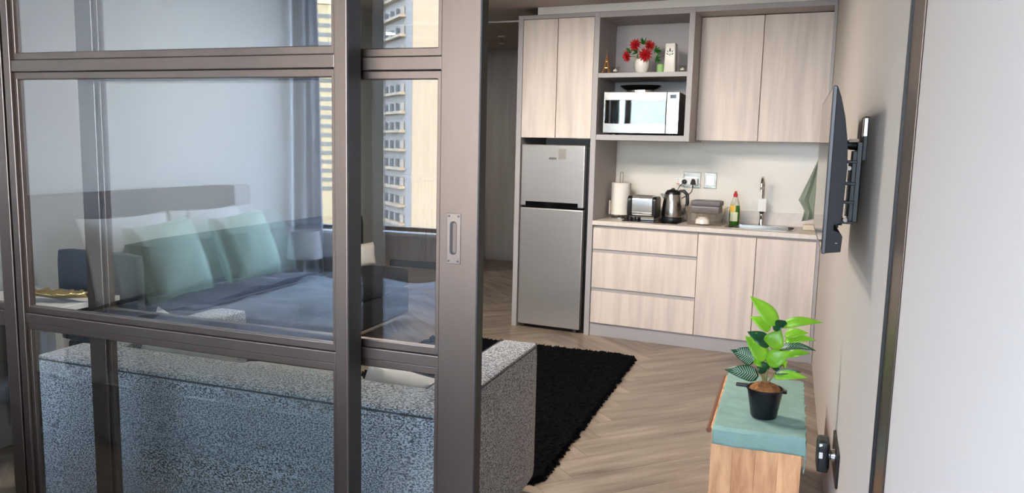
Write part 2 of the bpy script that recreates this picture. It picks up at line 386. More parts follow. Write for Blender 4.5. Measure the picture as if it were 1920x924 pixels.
# ------------------------------------------------------------ kitchen units
def kthing(name, label, cat, x, y, z, group=None): return thing(name, label, cat, KW(x, y, z), -TH, group)
def kb(t, nm, o, x0, x1, y0, y1, z0, z1, m, bev=.0015): return G().box(x0-o[0], x1-o[0], y0-o[1], y1-o[1], z0-o[2], z1-o[2]).build(nm, m, t, bev=bev)
D = .55
o = (-1.99, 0, 0); t = kthing('fridge_housing', 'grey tall housing around the fridge with two wood doors above', 'cabinet', *o)
kb(t, 'gable', o, -2.322, -2.280, 0, D, 0, 2.482, 'laminate'); kb(t, 'gable', o, -1.692, -1.650, 0, D, 0, 2.482, 'laminate')
kb(t, 'top_rail', o, -2.280, -1.692, 0, D, 2.452, 2.482, 'laminate'); kb(t, 'carcass', o, -2.279, -1.693, .03, D, 1.55, 2.45, 'laminate_dark')
kb(t, 'door', o, -2.277, -1.990, .004, .024, 1.54, 2.449, 'oak'); kb(t, 'door', o, -1.984, -1.695, .004, .024, 1.54, 2.449, 'oak')
kb(t, 'back_panel', o, -2.279, -1.693, D-.02, D, 0, 1.54, 'laminate')
o = (-1.31, 0, 1.531); t = kthing('shelf_unit', 'open grey shelf unit holding the microwave and ornaments', 'shelf', *o)
kb(t, 'shelf', o, -1.649, -.977, .0, .43, 1.998, 2.032, 'laminate'); kb(t, 'bottom_panel', o, -1.649, -.977, 0, .43, 1.531, 1.572, 'laminate')
kb(t, 'side_panel', o, -.977, -.937, -.0, .43, 1.531, 2.482, 'laminate'); kb(t, 'top_panel', o, -1.649, -.977, 0, .43, 2.440, 2.482, 'laminate')
kb(t, 'back_panel', o, -1.649, -.977, .42, .432, 1.572, 2.44, 'laminate')
o = (-.47, .0, 1.545); t = kthing('wall_cabinet', 'wide wall cabinet with two pale wood doors above the sink', 'cabinet', *o)
RC = .225
kb(t, 'carcass', o, -.936, -.012, RC+.022, D-.01, 1.55, 2.44, 'laminate_dark'); kb(t, 'door', o, -.934, -.491, RC, RC+.02, 1.545, 2.441, 'oak'); kb(t, 'door', o, -.486, -.022, RC, RC+.02, 1.545, 2.441, 'oak')
kb(t, 'top_panel', o, -.936, .0, 0, D-.01, 2.446, 2.482, 'laminate'); kb(t, 'end_panel', o, -.018, .003, .0, D-.01, 1.545, 2.446, 'laminate')
o = (-1.08, 0, 2.482); t = kthing('filler_board', 'white filler board between the kitchen units and the ceiling', 'board', *o)
kb(t, 'board', o, -2.16, .0, .0, .03, 2.483, 2.539, 'white_paint')
o = (-1.24, 0, 0); t = kthing('drawer_unit', 'base unit with three wide wood drawers left of the sink cupboard', 'cabinet', *o)
kb(t, 'carcass', o, -1.647, -.835, .03, D-.01, .1, .878, 'laminate')
for z0, z1 in ((.692, .856), (.388, .667), (.108, .36)): kb(t, 'drawer', o, -1.643, -.836, .004, .024, z0, z1, 'oak')
for z0, z1 in ((.668, .691), (.361, .387), (.857, .879)): kb(t, 'finger_rail', o, -1.645, -.836, .014, .03, z0, z1, 'laminate')
o = (-.42, 0, 0); t = kthing('sink_cupboard', 'base cupboard with two tall wood doors under the sink', 'cabinet', *o)
kb(t, 'carcass', o, -.834, -.004, .03, .06, .1, .878, 'laminate'); kb(t, 'door', o, -.832, -.424, .004, .024, .108, .860, 'oak'); kb(t, 'door', o, -.419, -.022, .004, .024, .108, .860, 'oak')
kb(t, 'finger_rail', o, -.834, -.02, .014, .03, .861, .879, 'laminate'); kb(t, 'end_panel', o, -.020, .002, 0, D, 0, .88, 'laminate')
kb(t, 'base_panel', o, -.834, -.022, .06, D-.01, .1, .12, 'laminate')
o = (-.83, .03, 0); t = kthing('plinth', 'grey plinth board along the bottom of the base units', 'plinth', *o)
kb(t, 'board', o, -1.649, -.021, .02, .04, 0, .104, 'laminate')
# worktop with a sink opening
o = (-.83, .27, .88); t = kthing('worktop', 'pale stone worktop over the drawers and sink cupboard', 'worktop', *o)
SX0, SX1, SY0, SY1 = -.66, -.20, .12, .44
G().ring(rect(-1.649+.83, .002+.83, -.01-.27, KB-.001-.27), rect(SX0+.83, SX1+.83, SY0-.27, SY1-.27), 0, .032, 'z').build('slab', 'worktop', t, bev=.002)
G().box(-1.649+.83, .002+.83, KB-.014-.27, KB-.001-.27, .032, .13).build('upstand', 'worktop', t, bev=.001)
t = kthing('sink', 'small stainless steel basin set into the pale worktop', 'sink', (SX0+SX1)/2, (SY0+SY1)/2, .912-.15)
hw, hh = (SX1-SX0)/2, (SY1-SY0)/2
rows = []
for f_, z in ((1.0, .15), (1.0, .146), (.97, .05), (.93, .012), (.5, .004)): rows.append([(a*f_, b*f_, z) for a, b in rrect(-hw, hw, -hh, hh, .06)])
g = G(); v = g.grid(rows, close_v=True); g.bm.faces.new(v[-1]); g.build('basin', 'steel', t, smooth=True)
G().ring(rrect(-hw-.015, hw+.015, -hh-.015, hh+.015, .07), rrect(-hw+.004, hw-.004, -hh+.004, hh-.004, .06), .149, .153, 'z').build('rim', 'steel', t)
t = kthing('faucet', 'tall chrome kitchen tap with a white tag on its stem', 'faucet', -.455, .49, .912)
G().lathe([(.024, 0), (.024, .012), (.019, .02), (.019, .1), (.012, .115)], seg=16).build('base', 'chrome', t, smooth=True)
G().tube([(0, 0, .1), (0, 0, .26), (0, -.01, .31), (0, -.035, .35), (0, -.07, .365), (0, -.10, .35), (0, -.115, .31), (0, -.118, .27)], [.010]*6+[.011, .012], 12).build('spout', 'chrome', t, smooth=True)
G().tube([(0, 0, .04), (.0, -.05, .075)], .007, 8).build('lever', 'chrome', t, smooth=True)
G().box(-.030, .030, -.026, -.022, .105, .205).build('tag', 'white_plastic', t, bev=.004)
G().tube([(0, -.024, .105), (0, -.026, .09)], [.022, .012], 10).build('aerator', 'dark_grey', t, smooth=True)

# ------------------------------------------------------------ fridge
t = kthing('fridge', 'tall silver two door fridge freezer between grey gables', 'fridge', -2.0, .0, 0)
x0, x1 = -.268, .268
G().box(x0+.006, x1+.032, .062, .5, .02, 1.478).build('body', 'black_plastic', t, bev=.004)
fd = G().box(x0, x1, 0, .058, .998, 1.486).build('freezer_door', 'steel_brush', t, bev=.008)
ld = G().box(x0, x1, 0, .058, .03, .984).build('fridge_door', 'steel_brush', t, bev=.008)
G().box(x0+.045, x1-.045, -.0012, .03, 1.0, 1.035).build('handle_recess', 'black_gloss', fd)
G().box(-.03, .035, -.003, .001, 1.372, 1.388).build('badge', 'chrome', fd, bev=.001)
G().box(.05, .112, -.0012, .001, 1.375, 1.455).build('energy_sticker', mat('sticker', lin(150, 144, 134), .4), fd)
G().box(x0+.01, x1-.01, .01, .05, .984, .998).build('door_gap', 'black_gloss', t)
for a in (x0+.03, x1-.05): G().lathe([(.018, 0), (.018, .03)], (a, .04, 0), 10).build('foot', 'dark_grey', t)
G().box(x0+.01, x1+.02, .05, .07, .0, .03).build('kick_grille', 'black_plastic', t)

# ------------------------------------------------------------ microwave and tray
t = kthing('microwave', 'mirror finish microwave oven on the open shelf', 'microwave', -1.325, .06, 1.572)
t.rotation_euler = (0, 0, .0)
mw = .285
G().box(-mw+.004, mw, .022, .36, .014, .322).build('body', 'dark_grey', t, bev=.004)
G().box(-mw, .190, 0, .022, .014, .322).build('door', 'micro_metal', t, bev=.003)
G().box(-mw+.010, .186, -.0025, .004, .085, .262).build('door_window', 'mirror_glass', t, bev=.001)
G().box(.192, mw, 0, .022, .014, .322).build('control_panel', 'micro_metal', t, bev=.003)
G().box(.215, .262, -.002, .002, .275, .302).build('display', 'black_gloss', t)
kp = G().box(.200, mw-.008, -.002, .002, .085, .262).build('keypad', 'steel', t)
for r_ in range(8):
    for c_ in range(3):
        G().box(.207+c_*.024, .226+c_*.024, -.004, -.001, .094+r_*.02, .107+r_*.02).build('key', 'white_plastic', kp)
for a in (-.24, .24):
    for b in (.05, .3): G().lathe([(.014, 0), (.014, .014)], (a, b, 0), 10).build('foot', 'black_plastic', t)
t = kthing('serving_tray', 'black oval tray lying on top of the microwave', 'tray', -1.365, .17, 1.8945)
g = G(); rows = []
for f_, z in ((.5, .022), (.62, .018), (.80, .030), (1.0, .050), (.99, .054), (.80, .037), (.60, .026), (.3, .026)):
    rows.append([(.16*f_*math.cos(2*PI*j/32), .10*f_*math.sin(2*PI*j/32), z) for j in range(32)])
v = g.grid(rows, close_v=True); g.bm.faces.new(v[0]); g.bm.faces.new(v[-1]); g.build('dish', 'black_gloss', t, smooth=True)
G().ring([(.105*math.cos(2*PI*j/24), .06*math.sin(2*PI*j/24)) for j in range(24)], [(.097*math.cos(2*PI*j/24), .053*math.sin(2*PI*j/24)) for j in range(24)], 0, .022, 'z').build('foot_ring', 'steel', t)

# ------------------------------------------------------------ ornaments on the shelf
SZ = 2.032
t = kthing('tower_figurine', 'small golden lattice tower figurine at the left end of the shelf', 'figurine', -1.607, .07, SZ)
for sx_ in (-1, 1):
    for sy_ in (-1, 1):
        G().tube([(sx_*.026, sy_*.026, 0), (sx_*.014, sy_*.014, .045), (sx_*.007, sy_*.007, .1), (0, 0, .155)], [.006, .005, .004, .003], 6).build('leg', 'gold_fig', t)
G().box(-.017, .017, -.017, .017, .04, .046).build('platform', 'gold_fig', t); G().box(-.009, .009, -.009, .009, .088, .093).build('platform', 'gold_fig', t)
G().tube([(0, 0, .15), (0, 0, .185)], [.003, .001], 6).build('spire', 'gold_fig', t)
def candle(x, label):
    t = kthing('tealight_holder', label, 'candle holder', x, .06, SZ, 'clear tealight holders on the shelf')
    G().lathe([(.022, 0), (.026, .012), (.033, .05), (.030, .05), (.022, .014), (.004, .012)], seg=16).build('cup', 'clear_plastic', t, smooth=True)
    G().lathe([(.017, .014), (.017, .026), (.006, .030), (.003, .036)], seg=12).build('candle', 'white_plastic', t, smooth=True)
candle(-1.535, 'clear tealight holder with white candle beside the golden figurine'); candle(-1.024, 'clear tealight holder with white candle at the right end of the shelf')
t = kthing('flower_pot', 'red artificial flowers with green sprigs in a round white pot', 'flowers', -1.335, .09, SZ)
G().lathe([(.038, 0), (.050, .02), (.058, .06), (.055, .10), (.046, .105), (.02, .1)], seg=20).build('pot', 'white_ceramic', t, smooth=True)
def bloom(c, r, d):
    g = G(); d = Vector(d).normalized(); c = Vector(c); u = d.orthogonal().normalized(); v = d.cross(u)
    for ring_, n, el in ((1., 14, .15), (.8, 12, .6), (.5, 8, 1.1)):
        for k in range(n):
            a = 2*PI*(k+.5*random.random())/n; out = (u*math.cos(a)+v*math.sin(a)); tip = c+(out*math.cos(el)+d*math.sin(el))*r*ring_
            sd_ = out.cross(d)*r*.13; md = c+(tip-c)*.55+d*r*.06
            q = [g.bm.verts.new(p) for p in (c, md+sd_, tip, md-sd_)]; g.bm.faces.new(q)
    tag(g.build('bloom', 'red_petal', t), 'spiky red bloom')
    return c
def sprig(c, d, r, n=16):
    g = G(); d = Vector(d).normalized(); c = Vector(c)
    for k in range(n):
        q = (d+Vector((random.uniform(-.8, .8), random.uniform(-.8, .8), random.uniform(-.8, .8)))).normalized()
        tip = c+q*r*random.uniform(.7, 1); s_ = q.orthogonal().normalized()*r*.10; md = (c+tip)/2
        g.bm.faces.new([g.bm.verts.new(p) for p in (c, md+s_, tip, md-s_)])
    g.build('sprig', 'green_sprig', t)
for c, r, d in (((-.050, -.03, .205), .055, (-.2, -1, .2)), ((.055, -.02, .200), .050, (.5, -.8, .4)), ((.035, -.05, .130), .060, (.1, -1, 0)), ((-.110, -.03, .125), .052, (-.5, -.8, -.2))):
    bloom(c, r, d); G().tube([(0, 0, .1), Vector(c)*.6+Vector((0, 0, .05)), c], .003, 5).build('stalk', 'stem', t)
for c, d in (((.0, 0, .21), (0, 0, 1)), ((-.09, 0, .15), (-.6, -.3, .7)), ((.10, -.02, .10), (.8, -.3, -.1)), ((-.04, 0, .15), (-.3, -.5, .3)), ((.09, 0, .16), (.6, 0, .3))): sprig(c, d, .06)
t = kthing('votive_cup', 'small pale green cup beside the white vase', 'cup', -1.19, .07, SZ)
G().lathe([(.022, 0), (.027, .005), (.028, .06), (.025, .06), (.023, .012), (.004, .01)], seg=20).build('cup', 'green_candle', t, smooth=True)
t = kthing('vase', 'tall square white vase with a cut-out flower motif', 'vase', -1.118, .08, SZ)
rows = []
for f_, z in ((.040, 0), (.042, .004), (.038, .2), (.036, .208), (.030, .208), (.030, .1)): rows.append([(a, b, z) for a, b in rrect(-f_, f_, -f_, f_, .010)])
g = G(); v = g.grid(rows, close_v=True); g.bm.faces.new(v[0]); g.bm.faces.new(v[-1]); g.build('body', 'white_ceramic', t, smooth=True)
def petal(cx, cz, a, l, w_):
    pts = [(0, -l/2), (w_/2, -l*.1), (w_*.3, l*.25), (0, l/2), (-w_*.3, l*.25), (-w_/2, -l*.1)]; ca, sa = math.cos(a), math.sin(a)
    G().prism([(cx+p[0]*ca-p[1]*sa, cz+p[0]*sa+p[1]*ca) for p in pts], -.0412, -.036).build('motif_petal', 'dark_grey', t)
petal(0, .160, 0, .034, .014); petal(-.017, .150, .5, .02, .007); petal(.017, .150, -.5, .02, .007); petal(-.018, .132, 1.0, .024, .008); petal(.018, .132, -1.0, .024, .008); petal(0, .128, 0, .024, .006)

# ------------------------------------------------------------ worktop items
WZ = .912
t = kthing('paper_towel_holder', 'kitchen paper roll on an upright steel holder beside the fridge', 'paper towel', -1.54, .36, WZ)
G().lathe([(.075, 0), (.075, .008), (.01, .012)], seg=24).build('base', 'steel', t, smooth=True)
G().lathe([(.020, .03), (.078, .03), (.078, .285), (.020, .285)], seg=28).build('roll', 'paper', t, smooth=True)
G().box(-.081, -.076, -.05, .02, .03, .14).build('loose_sheet', 'paper', t)
G().tube([(-.012, 0, .01), (-.012, 0, .35), (-.008, 0, .368), (.008, 0, .368), (.012, 0, .35), (.012, 0, .01)], .004, 8).build('post', 'chrome', t, smooth=True)
t = kthing('hob', 'black glass hob set on the worktop under the toaster and kettle', 'hob', -1.24, .30, WZ)
G().box(-.21, .22, -.19, .2, 0, .006).build('glass', 'black_gloss', t, bev=.002)
for k in range(3): G().lathe([(.014, 0), (.013, .022), (.004, .024)], (-.185+.0*k+k*.033, -.165, .006), 12).build('knob', 'black_plastic', t, smooth=True)
t = kthing('toaster', 'chrome toaster with black ends beside the kettle', 'toaster', -1.322, .28, WZ+.006)
def shell(x0, x1, hw_, h0, h1, r=.03): return G().prism(rrect(-hw_, hw_, h0, h1, r), x0, x1, 'x')
shell(-.082, .082, .075, .03, .19, .035).build('shell', 'toaster_metal', t, smooth=True, bev=.004)
shell(-.118, -.082, .078, .018, .186, .035).build('end_cap', 'black_plastic', t, smooth=True, bev=.006); shell(.082, .112, .078, .018, .186, .035).build('end_cap', 'black_plastic', t, smooth=True, bev=.006)
G().box(-.10, .10, -.076, .076, 0, .03).build('base', 'chrome', t, bev=.004)
for y in (-.03, .03): G().box(-.07, .07, y-.013, y+.013, .185, .1915).build('slot', 'black_plastic', t)
G().box(-.130, -.118, -.015, .015, .10, .12).build('lever', 'black_plastic', t, bev=.003)
t = kthing('kettle', 'brushed steel electric kettle with black handle and base', 'kettle', -1.105, .30, WZ+.006)
G().lathe([(.082, 0), (.084, .006), (.080, .03), (.02, .032)], seg=28).build('base', 'black_plastic', t, smooth=True)
G().lathe([(.078, .034), (.080, .05), (.076, .12), (.066, .19), (.060, .212)], seg=28).build('body', 'steel', t, smooth=True)
G().lathe([(.0615, .208), (.060, .222), (.045, .240), (.014, .247), (.012, .256), (.004, .258)], seg=24).build('lid', 'black_plastic', t, smooth=True)
G().tube([(.05, 0, .236), (.085, 0, .238), (.112, 0, .21), (.116, 0, .15), (.104, 0, .09), (.078, 0, .06)], [.010, .013, .014, .014, .013, .010], 10).build('handle', 'black_plastic', t, smooth=True)
G().prism([(-.058, .16), (-.095, .21), (-.085, .215), (-.052, .212)], -.018, .018).build('spout', 'steel', t, bev=.004)
# wall sockets, adaptor, plugs
t = kthing('wall_socket', 'steel double socket plate on the beige wall behind the kettle', 'socket', -1.015, KB-.008, 1.172)
G().box(-.070, .068, 0, .008, 0, .124).build('plate', 'steel', t, bev=.003); G().box(-.060, .055, -.003, .001, .03, .09).build('insert', 'steel_brush', t, bev=.002)
t = kthing('wall_switch', 'steel isolator switch plate right of the socket', 'switch', -.87, KB-.008, 1.172)
G().box(-.05, .047, 0, .008, 0, .124).build('plate', 'steel', t, bev=.003); G().box(-.036, .034, -.004, .001, .025, .1).build('insert', 'steel_brush', t, bev=.002); G().box(-.04, -.03, -.008, -.002, .03, .038).build('indicator', 'white_plastic', t)
t = kthing('plug_adaptor', 'white multi plug adaptor in the kitchen socket', 'adaptor', -1.05, KB-.05, 1.195)
ad = G().box(-.085, .085, 0, .036, 0, .052).build('body', 'white_plastic', t, bev=.004)
G().box(-.080, -.055, -.0015, .001, .006, .014).build('switch', mat('orange', lin(240, 150, 90), .4), t)
for z in (.026, .04): G().box(-.073, -.062, -.0012, .001, z, z+.003).build('slot', 'dark_grey', t)
t = kthing('round_plug', 'round black plug in the white adaptor with a trailing cord', 'plug', -1.065, KB-.053, 1.22)
G().lathe([(.019, 0), (.019, -.018), (.012, -.026)], seg=16, axis='y').build('body', 'black_plastic', t, smooth=True)
G().tube([(-.004, -.022, -.004), (-.03, -.03, -.035), (-.045, -.04, -.07), (-.055, -.05, -.11)], .003, 6).build('cord', 'black_plastic', t, smooth=True)
t = kthing('triangular_plug', 'three-pin black plug in the white adaptor, cord curving to the kettle', 'plug', -.995, KB-.053, 1.2)
G().prism([(-.022, .0), (.022, .0), (.010, .045), (-.010, .045)], -.024, 0).build('body', 'black_plastic', t, bev=.006)
G().tube([(0, -.014, .0), (0, -.02, -.035), (-.006, -.03, -.06), (-.03, -.05, -.085), (-.06, -.09, -.105), (-.075, -.16, -.12)], .004, 6).build('cord', 'black_plastic', t, smooth=True)
# dish rack with grey container
t = kthing('dish_rack', 'clear plastic dish rack beside the sink', 'dish rack', -.835, .29, WZ)
rows = [[(a*f_, b*f_, z) for a, b in rrect(-.145, .145, -.14, .14, .03)] for f_, z in ((.86, .0), (.88, .006), (1.0, .13), (.985, .13), (.86, .012), (.4, .01))]
g = G(); v = g.grid(rows, close_v=True); g.bm.faces.new(v[0]); g.bm.faces.new(v[-1]); g.build('tray', 'clear_plastic', t, smooth=True)
G().ring(rrect(-.15, .15, -.145, .145, .03), rrect(-.141, .141, -.136, .136, .03), .128, .134, 'z').build('rim', 'clear_plastic', t)
for k in range(5): G().tube([(-.10+k*.05, -.11, .01), (-.10+k*.05, -.11, .09), (-.10+k*.05, .11, .09), (-.10+k*.05, .11, .01)], .003, 6).build('divider', 'clear_plastic', t)
t = kthing('storage_container', 'grey lidded container upside down in the dish rack', 'container', -.83, .26, WZ+.085)
G().soft(-.105, .105, -.08, .08, 0, .062, 6, .016).build('tub', 'grey_plastic', t, smooth=True)
G().soft(-.112, .112, -.086, .086, .056, .100, 6, .014).build('lid', mat('lid_grey', lin(104, 96, 98), .5), t, smooth=True)
t = kthing('white_bowl', 'white bowl turned over at the front of the dish rack', 'bowl', -.845, .19, WZ+.012)
G().lathe([(.055, 0), (.052, .03), (.03, .05), (.01, .052)], seg=20).build('bowl', 'white_ceramic', t, smooth=True)
t = kthing('soap_bottle', 'green dish soap bottle with red cap beside the tap', 'bottle', -.640, .36, WZ)
def oval(prof, m, nm):
    g = G(); v = g.grid([[(r*math.cos(2*PI*j/20), r*.6*math.sin(2*PI*j/20), z) for j in range(20)] for r, z in prof], close_v=True); g.bm.faces.new(v[0]); g.bm.faces.new(v[-1]); return g.build(nm, m, t, smooth=True)
oval([(.030, 0), (.036, .01), (.040, .07), (.038, .125), (.034, .15)], 'soap_green', 'liquid'); oval([(.0345, .15), (.028, .18), (.018, .205), (.014, .215)], 'soap_clear', 'neck')
oval([(.015, .212), (.016, .236), (.010, .24), (.009, .256), (.003, .258)], 'red_cap', 'cap')
def decal(x0, x1, z0, z1, m, nm, off):
    g = G(); g.grid([[(.040*1.02*math.sin(a), -.024*1.05*math.cos(a)-off, z) for a in [x0+(x1-x0)*k/8 for k in range(9)]] for z in (z0, z1)]); return g.build(nm, m, t)
decal(-.8, .7, .03, .10, 'soap_label', 'label', .0); decal(-.9, .2, .10, .15, 'soap_yellow', 'lemon_print', .0)
t = kthing('sponge_holder', 'cream oblong dish standing right of the sink', 'dish', -.085, .30, WZ)
G().soft(-.055, .055, -.04, .04, 0, .045, 5, .012).build('dish', 'cream', t, smooth=True)
t = kthing('tea_towel', 'pale green tea towel hanging from a hook at the end of the worktop', 'towel', -.04, .30, .975)
rows = []
L_ = [(-.006, .505), (-.03, .45), (-.06, .37), (-.095, .28), (-.13, .19), (-.145, .155), (-.12, .12), (-.095, .08), (-.11, .0)]
R_ = [(.004, .505), (.006, .45), (.008, .37), (.010, .28), (.014, .19), (.014, .15), (.012, .1), (.010, .06), (.006, .03)]
for (a, za), (b, zb) in zip(L_, R_): rows.append([(a+(b-a)*k/16, .018*math.sin(k*.95+za*6)*min(1, (b-a)/.08), za+(zb-za)*k/16) for k in range(17)])
g = G(); g.grid(rows); ob = g.build('cloth', 'towel_green', t, smooth=True); sm = ob.modifiers.new('thick', 'SOLIDIFY'); sm.thickness = .004
G().tube([(.045, .0, .505), (.0, 0, .5), (-.004, 0, .515)], .004, 6).build('hook', 'chrome', t)

# ------------------------------------------------------------ television on its bracket
t = thing('television', 'flat black television swung edge-on from the right wall', 'television', (.10, 2.35, 1.19))
prof = [(.004, .0), (.044, .006), (.046, .05), (.036, .062), (.022, .066), (.022, .082), (.040, .086), (.043, .16), (.045, .24), (.041, .31), (.030, .38), (.016, .435), (.006, .462), (.004, .464)]
G().prism(prof, 0, .87, 'y').build('back_shell', 'tv_back', t, bev=.002)
G().box(-.006, .005, .0, .87, -.002, .466).build('bezel', 'tv_bezel', t, bev=.002)
G().box(-.0072, -.005, .008, .862, .012, .458).build('screen', 'tv_screen', t)
G().box(.028, .034, -.0006, .002, .03, .031).build('logo', 'white_plastic', t)
t = thing('tv_bracket', 'black swing arm bracket between the television and the right wall', 'bracket', (XR, 2.78, 1.25))
G().box(-.014, 0, -.05, .06, .20, .34).build('wall_plate', 'dark_grey', t, bev=.003); G().box(-.016, -.002, -.055, -.01, .275, .335).build('plate_cover', 'steel', t, bev=.002)
G().box(-.03, -.012, -.05, .04, -.0, .26).build('wall_channel', 'black_plastic', t, bev=.003)
G().tube([(-.02, -.02, .245), (-.05, -.025, .250), (-.076, -.03, .245)], [.014, .017, .008], 10).build('pivot', 'black_plastic', t, smooth=True); G().lathe([(.006, 0), (.006, .03)], (-.055, -.045, .262), 8, 'x').build('bolt', 'chrome', t)
for x, y, z0, z1 in ((-.045, -.04, .02, .2), (-.062, -.05, -.01, .2)): G().tube([(x, y, z0), (x, y, z1)], .006, 8).build('arm_rod', 'steel', t)
for x, z0, z1 in ((-.034, .0, .23), (-.074, -.02, .22)): G().box(x-.007, x+.007, -.05, .03, z0, z1).build('arm', 'black_plastic', t, bev=.002)
for z in (-.005, .06, .12, .19): G().box(-.078, -.025, -.055, -.03, z, z+.010).build('cross_link', 'black_plastic', t, bev=.002)
for z in (.01, .175): G().lathe([(.007, -.03), (.007, .0)], (-.05, -.055, z), 8, 'y').build('bolt', 'chrome', t)

# ------------------------------------------------------------ low wall socket
t = thing('low_wall_socket', 'black double socket plate low on the right wall with plugs', 'socket', (XR, 2.93, .315))
G().box(-.009, 0, -.125, .14, 0, .125).build('plate', 'black_plastic', t, bev=.004)
t = thing('power_adaptor', 'black plug adaptor in the low wall socket with white switches', 'adaptor', (XR-.009, 2.93, .345))
G().soft(-.062, -.018, -.05, .045, -.01, .105, 5, .012).build('body', 'black_plastic', t, smooth=True)
G().lathe([(.02, 0), (.024, .02)], (-.02, 0, .045), 12, 'x').build('neck', 'chrome', t, smooth=True)
G().box(-.055, -.042, -.052, -.048, .045, .068).build('switch', 'white_plastic', t, bev=.003); G().box(-.056, -.044, -.049, -.045, .085, .098).build('switch', 'white_plastic', t, bev=.002)

# ------------------------------------------------------------ chest, cloth and plant
ZT = .415
t = thing('wooden_chest', 'honey brown plank chest against the right wall under a green cloth', 'chest', (-.06, 3.36, 0))
cw, cl = .165, .37
bw = 2*cw/4
for k in range(4): G().box(-cw+k*bw+.0002, -cw+(k+1)*bw-.0002, -cl, -cl+.02, .02, ZT-.022).build('front_board', 'chest_wood', t, bev=.0007)
for sx_ in (-1, 1):
    for k in range(4): G().box(*( (cw-.02, cw) if sx_ > 0 else (-cw, -cw+.02)), -cl+.0205+k*.1875*.93, -cl+.0195+(k+1)*.1875*.93, .02, ZT-.022).build('side_board', 'chest_wood', t, bev=.0012)
G().box(-cw, cw, cl-.04, cl-.02, .02, ZT-.022).build('back_board', 'chest_wood', t)
G().box(-cw, cw, -cl, cl-.02, 0, .02).build('base_board', 'chest_wood', t)
G().box(-cw-.004, cw+.004, -cl-.006, cl, ZT-.022, ZT).build('lid', 'chest_wood', t, bev=.003)
G().tube([(-cw-.010, -cl-.012, ZT-.012), (-cw-.010, cl, ZT-.012)], .010, 10).build('lid_rail', 'chest_rail', t, smooth=True)
t = thing('table_cloth', 'crinkled pale green cloth spread over the wooden chest', 'cloth', (-.06, 3.36, ZT))
rows = []; W_ = [(-1, 0)]; nx, ny = 40, 70
for j in range(ny+1):
    row = []
    s_ = j/ny*(2*cl+.10)-.075                      # length along, front drop first
    for i in range(nx+1):
        u = i/nx*(2*cw+.075)-.0                    # from left edge, right drop last
        x, y, z = -cw+u+.004, -cl+s_, .004
        wv = .0022*math.sin(u*46+3*math.sin(s_*9))+.0018*math.sin(s_*70+2*math.sin(u*30))+random.uniform(-.0008, .0008)
        z += abs(wv)
        if s_ < -.005: z = .004-(-.005-s_)*.97; y = -cl-.012-abs(wv)*1.5-.004*math.sin(u*17)
        if x > cw+.006:
            z -= (x-cw-.006)*.98; x = cw+.009+abs(wv)*1.5
        row.append((x, y, z))
    rows.append(row)
g = G(); g.grid(rows); ob = g.build('cloth', 'cloth_green', t, smooth=True); sm = ob.modifiers.new('thick', 'SOLIDIFY'); sm.thickness = .0025; sm.offset = 1
t = thing('potted_plant', 'leafy green plant in a black pot on the green cloth', 'plant', (-.042, 3.165, ZT+.009))
PH = .118
G().lathe([(.047, 0), (.050, .004), (.068, PH-.008), (.072, PH-.006), (.072, PH), (.066, PH), (.060, PH-.02), (.01, PH-.02)], seg=32).build('pot', 'pot', t, smooth=True)
G().lathe([(.064, PH-.016), (.060, PH-.002), (.045, PH+.012), (.02, PH+.022), (.005, PH+.024)], seg=24).build('soil', 'coir', t, smooth=True)
for sg, a in ((-1, .35), (1, .0)): G().prism([(sg*.066, -.016), (sg*(.112 if sg < 0 else .082), -.013), (sg*(.112 if sg < 0 else .082), .013), (sg*.066, .016)], PH-.014 if sg > 0 else PH-.004, PH-.002 if sg > 0 else PH+.006, 'z').build('pot_tab', 'pot', t, bev=.003)
S_ = 1/1690.
def pt(zx, zy, d=0.): return Vector(((zx-340)*S_, d, PH+.012+(655-zy)*S_))
for pts in (((340, 655), (345, 560), (360, 450), (375, 330), (390, 240)), ((330, 650), (310, 590), (290, 560)), ((350, 650), (380, 590), (395, 560)), ((335, 650), (320, 560), (318, 470))):
    n_ = len(pts); G().tube([pt(*p) for p in pts], [.0045-.0028*k/(n_-1) for k in range(n_)], 6).build('stem', 'stem', t, smooth=True)
def leafm(b, tip, wd, m, droop=.012, face=(0, -.75, .65), dy=0., veins=False):
    b, tip = pt(*b), pt(*tip, dy); d = tip-b; L0 = d.length; dn = d.normalized(); f_ = Vector(face); sd_ = dn.cross(f_).normalized(); nn = sd_.cross(dn).normalized()
    if nn.dot(f_) < 0: nn = -nn
    wd = wd*S_*1.45; n = 14; rows = []
    for i in range(n+1):
        u = i/n; ww_ = wd/2*max(.02, 1.0*(u**.55)*((1-u)**1.05)/.363 if 0 < u < 1 else .02); c = b+d*u+nn*droop*math.sin(PI*u)*1.2
        rows.append([c+sd_*ww_*s_+nn*(abs(s_)*.22*ww_*(1-.4*u)) for s_ in (-1, -.5, 0, .5, 1)])
    g = G(); g.grid(rows); o = g.build('leaf', m, t, smooth=True); sm = o.modifiers.new('thick', 'SOLIDIFY'); sm.thickness = .0012
    if veins:
        g = G()
        for k in range(2, 12):
            for s_ in (-1, 1):
                r0 = rows[k-1]; r1 = rows[min(k+1, n)]; a = r0[2]+nn*.0012; e = r1[0 if s_ < 0 else 4]*.9+r1[2]*.1+nn*.0016; q = dn*.0016
                g.bm.faces.new([g.bm.verts.new(p) for p in (a-q, a+q, e+q*.5, e-q*.5)])
        g.build('veins', 'leaf_vein', o)
